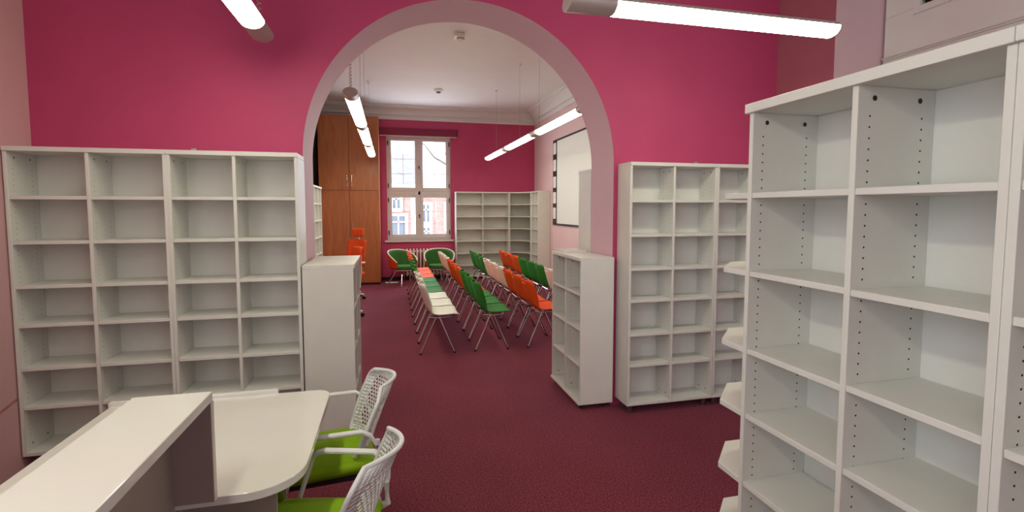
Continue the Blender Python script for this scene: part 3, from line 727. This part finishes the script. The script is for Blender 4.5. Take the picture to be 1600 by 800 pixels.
# ------------------------------------------------------------------ office chairs behind the left low unit
def office(label, loc, rotz, headrest):
    t = thing('office_chair', label, 'office chair', loc, rotz, 'orange office chairs')
    # five-star base
    for k in range(5):
        a = 2 * PI * k / 5 + 0.3
        arm = MB().tube([(0.03 * math.cos(a), 0.03 * math.sin(a), 0.12), (0.30 * math.cos(a), 0.30 * math.sin(a), 0.085)], [0.026, 0.017], 8).build('base_arm', 'nylon', t)
        wx, wy = 0.30 * math.cos(a), 0.30 * math.sin(a)
        MB().tube([(wx - 0.02 * math.sin(a), wy + 0.02 * math.cos(a), 0.032), (wx + 0.02 * math.sin(a), wy - 0.02 * math.cos(a), 0.032)], 0.032, 12).build('caster_wheel', 'dark', arm)
    MB().lathe([(0.035, 0.09), (0.035, 0.2), (0.02, 0.2), (0.02, 0.42)], 0, 0, 12).build('gas_column', 'dark', t)
    MB().prism(rrect(0, 0, 0.47, 0.45, 0.09, 5), 0.42, 0.49, 'z', smooth=True).build('seat', 'feltorange', t, 0.02)
    def bk(u, v):
        s = u * 2 - 1; z = 0.58 + 0.5 * v; hw = 0.225 * (1 - 0.12 * abs(v - 0.55) ** 2 * 4) 
        return (s * hw, 0.235 + 0.07 * (v - 0.3) ** 2 + 0.03 * v - 0.05 * s * s, z)
    MB().grid(bk, 12, 12).build('backrest', 'feltorange', t, solid=0.03)
    MB().tube([(0, 0.1, 0.43), (0, 0.27, 0.46), (0, 0.29, 0.7), (0, 0.29, 0.98)], 0.02, 8).build('back_support', 'nylon', t)
    for s in (-1, 1):
        a = MB().band([(s * 0.2, 0.02, 0.43), (s * 0.28, 0.02, 0.45), (s * 0.285, 0.0, 0.66)], 0.05, 0.02, (0, 1, 0)).build('armrest_post', 'nylon', t, 0.004)
        MB().box(s * 0.285 - 0.035, s * 0.285 + 0.035, -0.14, 0.11, 0.66, 0.69).build('arm_pad', 'nylon', a, 0.008)
    if headrest:
        MB().tube([(0, 0.29, 0.98), (0, 0.30, 1.16)], 0.012, 8).build('headrest_post', 'nylon', t)
        def hd(u, v): s = u * 2 - 1; return (s * 0.13, 0.285 - 0.02 * s * s, 1.13 + 0.16 * v)
        MB().grid(hd, 8, 4).build('headrest', 'feltorange', t, solid=0.04)
    return t
office('orange office chair with headrest, farther one by the wardrobe', (-0.77, 9.5, 0), -0.7, True)
office('orange office chair without headrest, nearer one behind the left low unit', (-0.73, 7.75, 0), -1.25, False)

# ================================================================== RECEPTION DESK
dk = thing('reception_desk', 'white L-shaped reception desk with raised counter at lower left', 'desk', (0, 0, 0))
DZ = 0.75; DT = 0.03
DX0, DX1, DY0, DY1 = -1.255, -0.302, 1.672, 2.575
# worktop outline: long leg towards the camera, short leg to the right with rounded corners
op = [(DX0, -0.2), (-0.66, -0.2), (-0.66, DY0)]
rr = 0.17
for k in range(0, 11):
    a = -PI / 2 + PI / 2 * k / 10; op.append((DX1 - rr + rr * math.cos(a), DY0 + rr + rr * math.sin(a)))
rr = 0.07
for k in range(0, 9):
    a = PI / 2 * k / 8; op.append((DX1 - rr + rr * math.cos(a), DY1 - rr + rr * math.sin(a)))
op.append((DX0, DY1))
MB().prism(op, DZ - DT, DZ, 'z').build('worktop', ['desk'], dk, 0.002)
CX0, CX1, CZ, CYE = -0.752, -0.540, 1.092, 1.662
MB().box(CX0, CX1, -0.2, CYE, CZ - 0.03, CZ).build('raised_counter', 'desk', dk, 0.002)
MB().box(CX0 + 0.004, CX1, CYE - 0.019, CYE + 0.004, DZ, CZ - 0.03).build('counter_end_panel', 'taupe', dk, 0.0015)
MB().box(CX1 - 0.002, CX1 + 0.001, CYE - 0.019, CYE + 0.004, DZ, CZ - 0.03).build('edge_band', 'edge', dk)
MB().box(-0.668, -0.650, -0.2, CYE - 0.019, 0.06, CZ - 0.03).build('counter_front_panel', 'taupe', dk, 0.0015)
MB().box(-1.265, -0.55, DY1, DY1 + 0.028, 0.12, DZ + 0.016).build('rear_upstand', 'lam', dk, 0.003)
MB().box(-0.65, -0.40, 1.80, 1.82, 0.06, DZ - DT).build('modesty_panel', 'taupe', dk, 0.0015)
MB().box(DX0 + 0.03, DX0 + 0.05, 1.9, DY1 - 0.05, 0.0, DZ - DT).build('gable_panel', 'lam', dk, 0.0015)
MB().box(-0.66, -0.64, CYE, 1.80, 0.0, DZ - DT).build('gable_panel', 'taupe', dk, 0.0015)
for (x, y) in ((-0.455, 2.12),):
    MB().lathe([(0.03, 0), (0.03, 0.008), (0.02, 0.012), (0.02, DZ - DT)], 0, 0, 16).build('table_leg', 'chrome', dk, loc=(x, y, 0))

# ------------------------------------------------------------------ visitor chairs with perforated backs
def back_pt(u, v):
    """u across -1..1, v 0 bottom .. 1 top; chair faces local -y"""
    hw = 0.18 + 0.045 * min(v / 0.45, 1.0) ** 0.8
    if v > 0.80: hw -= 0.075 * ((v - 0.80) / 0.20) ** 2.3
    if v < 0.10: hw -= 0.035 * (1 - v / 0.10) ** 2
    y = 0.215 + 0.10 * v + 0.03 * v * v - 0.085 * u * u
    z = 0.47 + 0.325 * v + 0.01 * (1 - u * u) * v
    return Vector((u * hw, y, z))
def perforated():
    b = MB()
    nu, nv = 17, 15; um, v0, v1 = 0.80, 0.12, 0.88
    def cell(ua, ub, va, vb, hole):
        mu = ((ua + ub) / 2, (va + vb) / 2)
        P4 = [(ua, va), (ub, va), (ub, vb), (ua, vb)]
        if not hole: b.add([back_pt(*p) for p in P4], [(0, 1, 2, 3)], 0, True); return
        outer = [(ua, va), (mu[0], va), (ub, va), (ub, mu[1]), (ub, vb), (mu[0], vb), (ua, vb), (ua, mu[1])]
        ku, kv = (ub - ua) * 0.42, (vb - va) * 0.40
        inner = [(mu[0] + ku * math.cos(a), mu[1] + kv * math.sin(a)) for a in [PI * 1.25 + k * PI / 4 for k in range(8)]]
        b.add([back_pt(*p) for p in outer + inner], [(k, (k + 1) % 8, 8 + (k + 1) % 8, 8 + k) for k in range(8)], 0, True)
    du = 2 * um / nu; dv = (v1 - v0) / nv
    for j in range(nv):
        va, vb = v0 + j * dv, v0 + (j + 1) * dv
        off = du / 2 if j % 2 else 0
        us = [-um] + ([-um + off] if off else []) + [-um + off + du * (i + 1) for i in range(nu - (1 if off else 0))] + ([um] if off else [])
        for i in range(len(us) - 1):
            full = abs(us[i + 1] - us[i] - du) < 1e-6
            e = max(abs(us[i]), abs(us[i + 1]))
            corner = (va > 0.80 and e > 0.79) or (va < 0.16 and e > 0.79)
            cell(us[i], us[i + 1], va, vb, full and not corner)
        for (a0, a1) in ((-1, -um), (um, 1)):
            for q in range(2): cell(a0 + (a1 - a0) * q / 2, a0 + (a1 - a0) * (q + 1) / 2, va, vb, False)
    for (va, vb, nn) in ((0.0, v0, 4), (v1, 1.0, 5)):
        for j in range(nn):
            for i in range(20): cell(-1 + i / 10, -1 + (i + 1) / 10, va + (vb - va) * j / nn, va + (vb - va) * (j + 1) / nn, False)
    return b
perf = perforated().mesh('backrest', 'nylon')
def visitor(label, loc, rotz):
    t = thing('visitor_chair', label, 'chair', loc, rotz, 'white visitor chairs at the desk')
    bk = link('backrest', perf, t, solid=0.0035)
    rim = [back_pt(-1 + k / 12, 1.0) for k in range(25)]
    rim = [back_pt(-1, k / 16) for k in range(16)] + rim + [back_pt(1, 1 - k / 16) for k in range(1, 17)]
    MB().tube(rim, 0.009, 8).build('rim', 'nylon', bk)
    st = MB().grid(lambda u, v: ((u * 2 - 1) * (0.222 - 0.03 * abs(v * 2 - 1) ** 6), -0.245 + 0.465 * v, 0.445 + 0.028 * (1 - abs(u * 2 - 1) ** 4) * (1 - abs(v * 2 - 1) ** 4) - 0.01 * (1 - v)), 16, 16)
    st.build('seat_cushion', 'lime', t, solid=0.045)
    MB().prism(rrect(0, -0.012, 0.43, 0.42, 0.05), 0.398, 0.418, 'z').build('seat_tray', 'dark', t)
    for s in (-1, 1):
        x = s * 0.262
        a = MB().band([(s * 0.215, 0.235, 0.54), (x, 0.225, 0.575), (x, 0.20, 0.62), (x, 0.165, 0.642), (x, -0.04, 0.645), (x, -0.075, 0.635), (x, -0.095, 0.605), (x, -0.165, 0.40), (s * 0.23, -0.16, 0.385)], 0.032, 0.014, (1, 0, 0))
        a.build('armrest', 'nylon', t, 0.003)
        MB().tube([(s * 0.225, -0.17, 0.40), (s * 0.245, -0.235, 0.0)], 0.013, 8).build('leg', 'nylon', t)
        MB().tube([(s * 0.215, 0.18, 0.40), (s * 0.235, 0.28, 0.0)], 0.013, 8).build('leg', 'nylon', t)
        MB().tube([(s * 0.20, 0.14, 0.40), (s * 0.19, 0.24, 0.47), (s * 0.185, 0.236, 0.56)], 0.014, 8).build('back_bracket', 'nylon', t)
    return t
visitor('white visitor chair with lime seat, farther of the two at the desk', (-0.335, 2.52, 0), -PI / 2 + 0.12)
visitor('white visitor chair with lime seat, nearer of the two at the desk', (-0.31, 1.865, 0), -PI / 2 - 0.26)
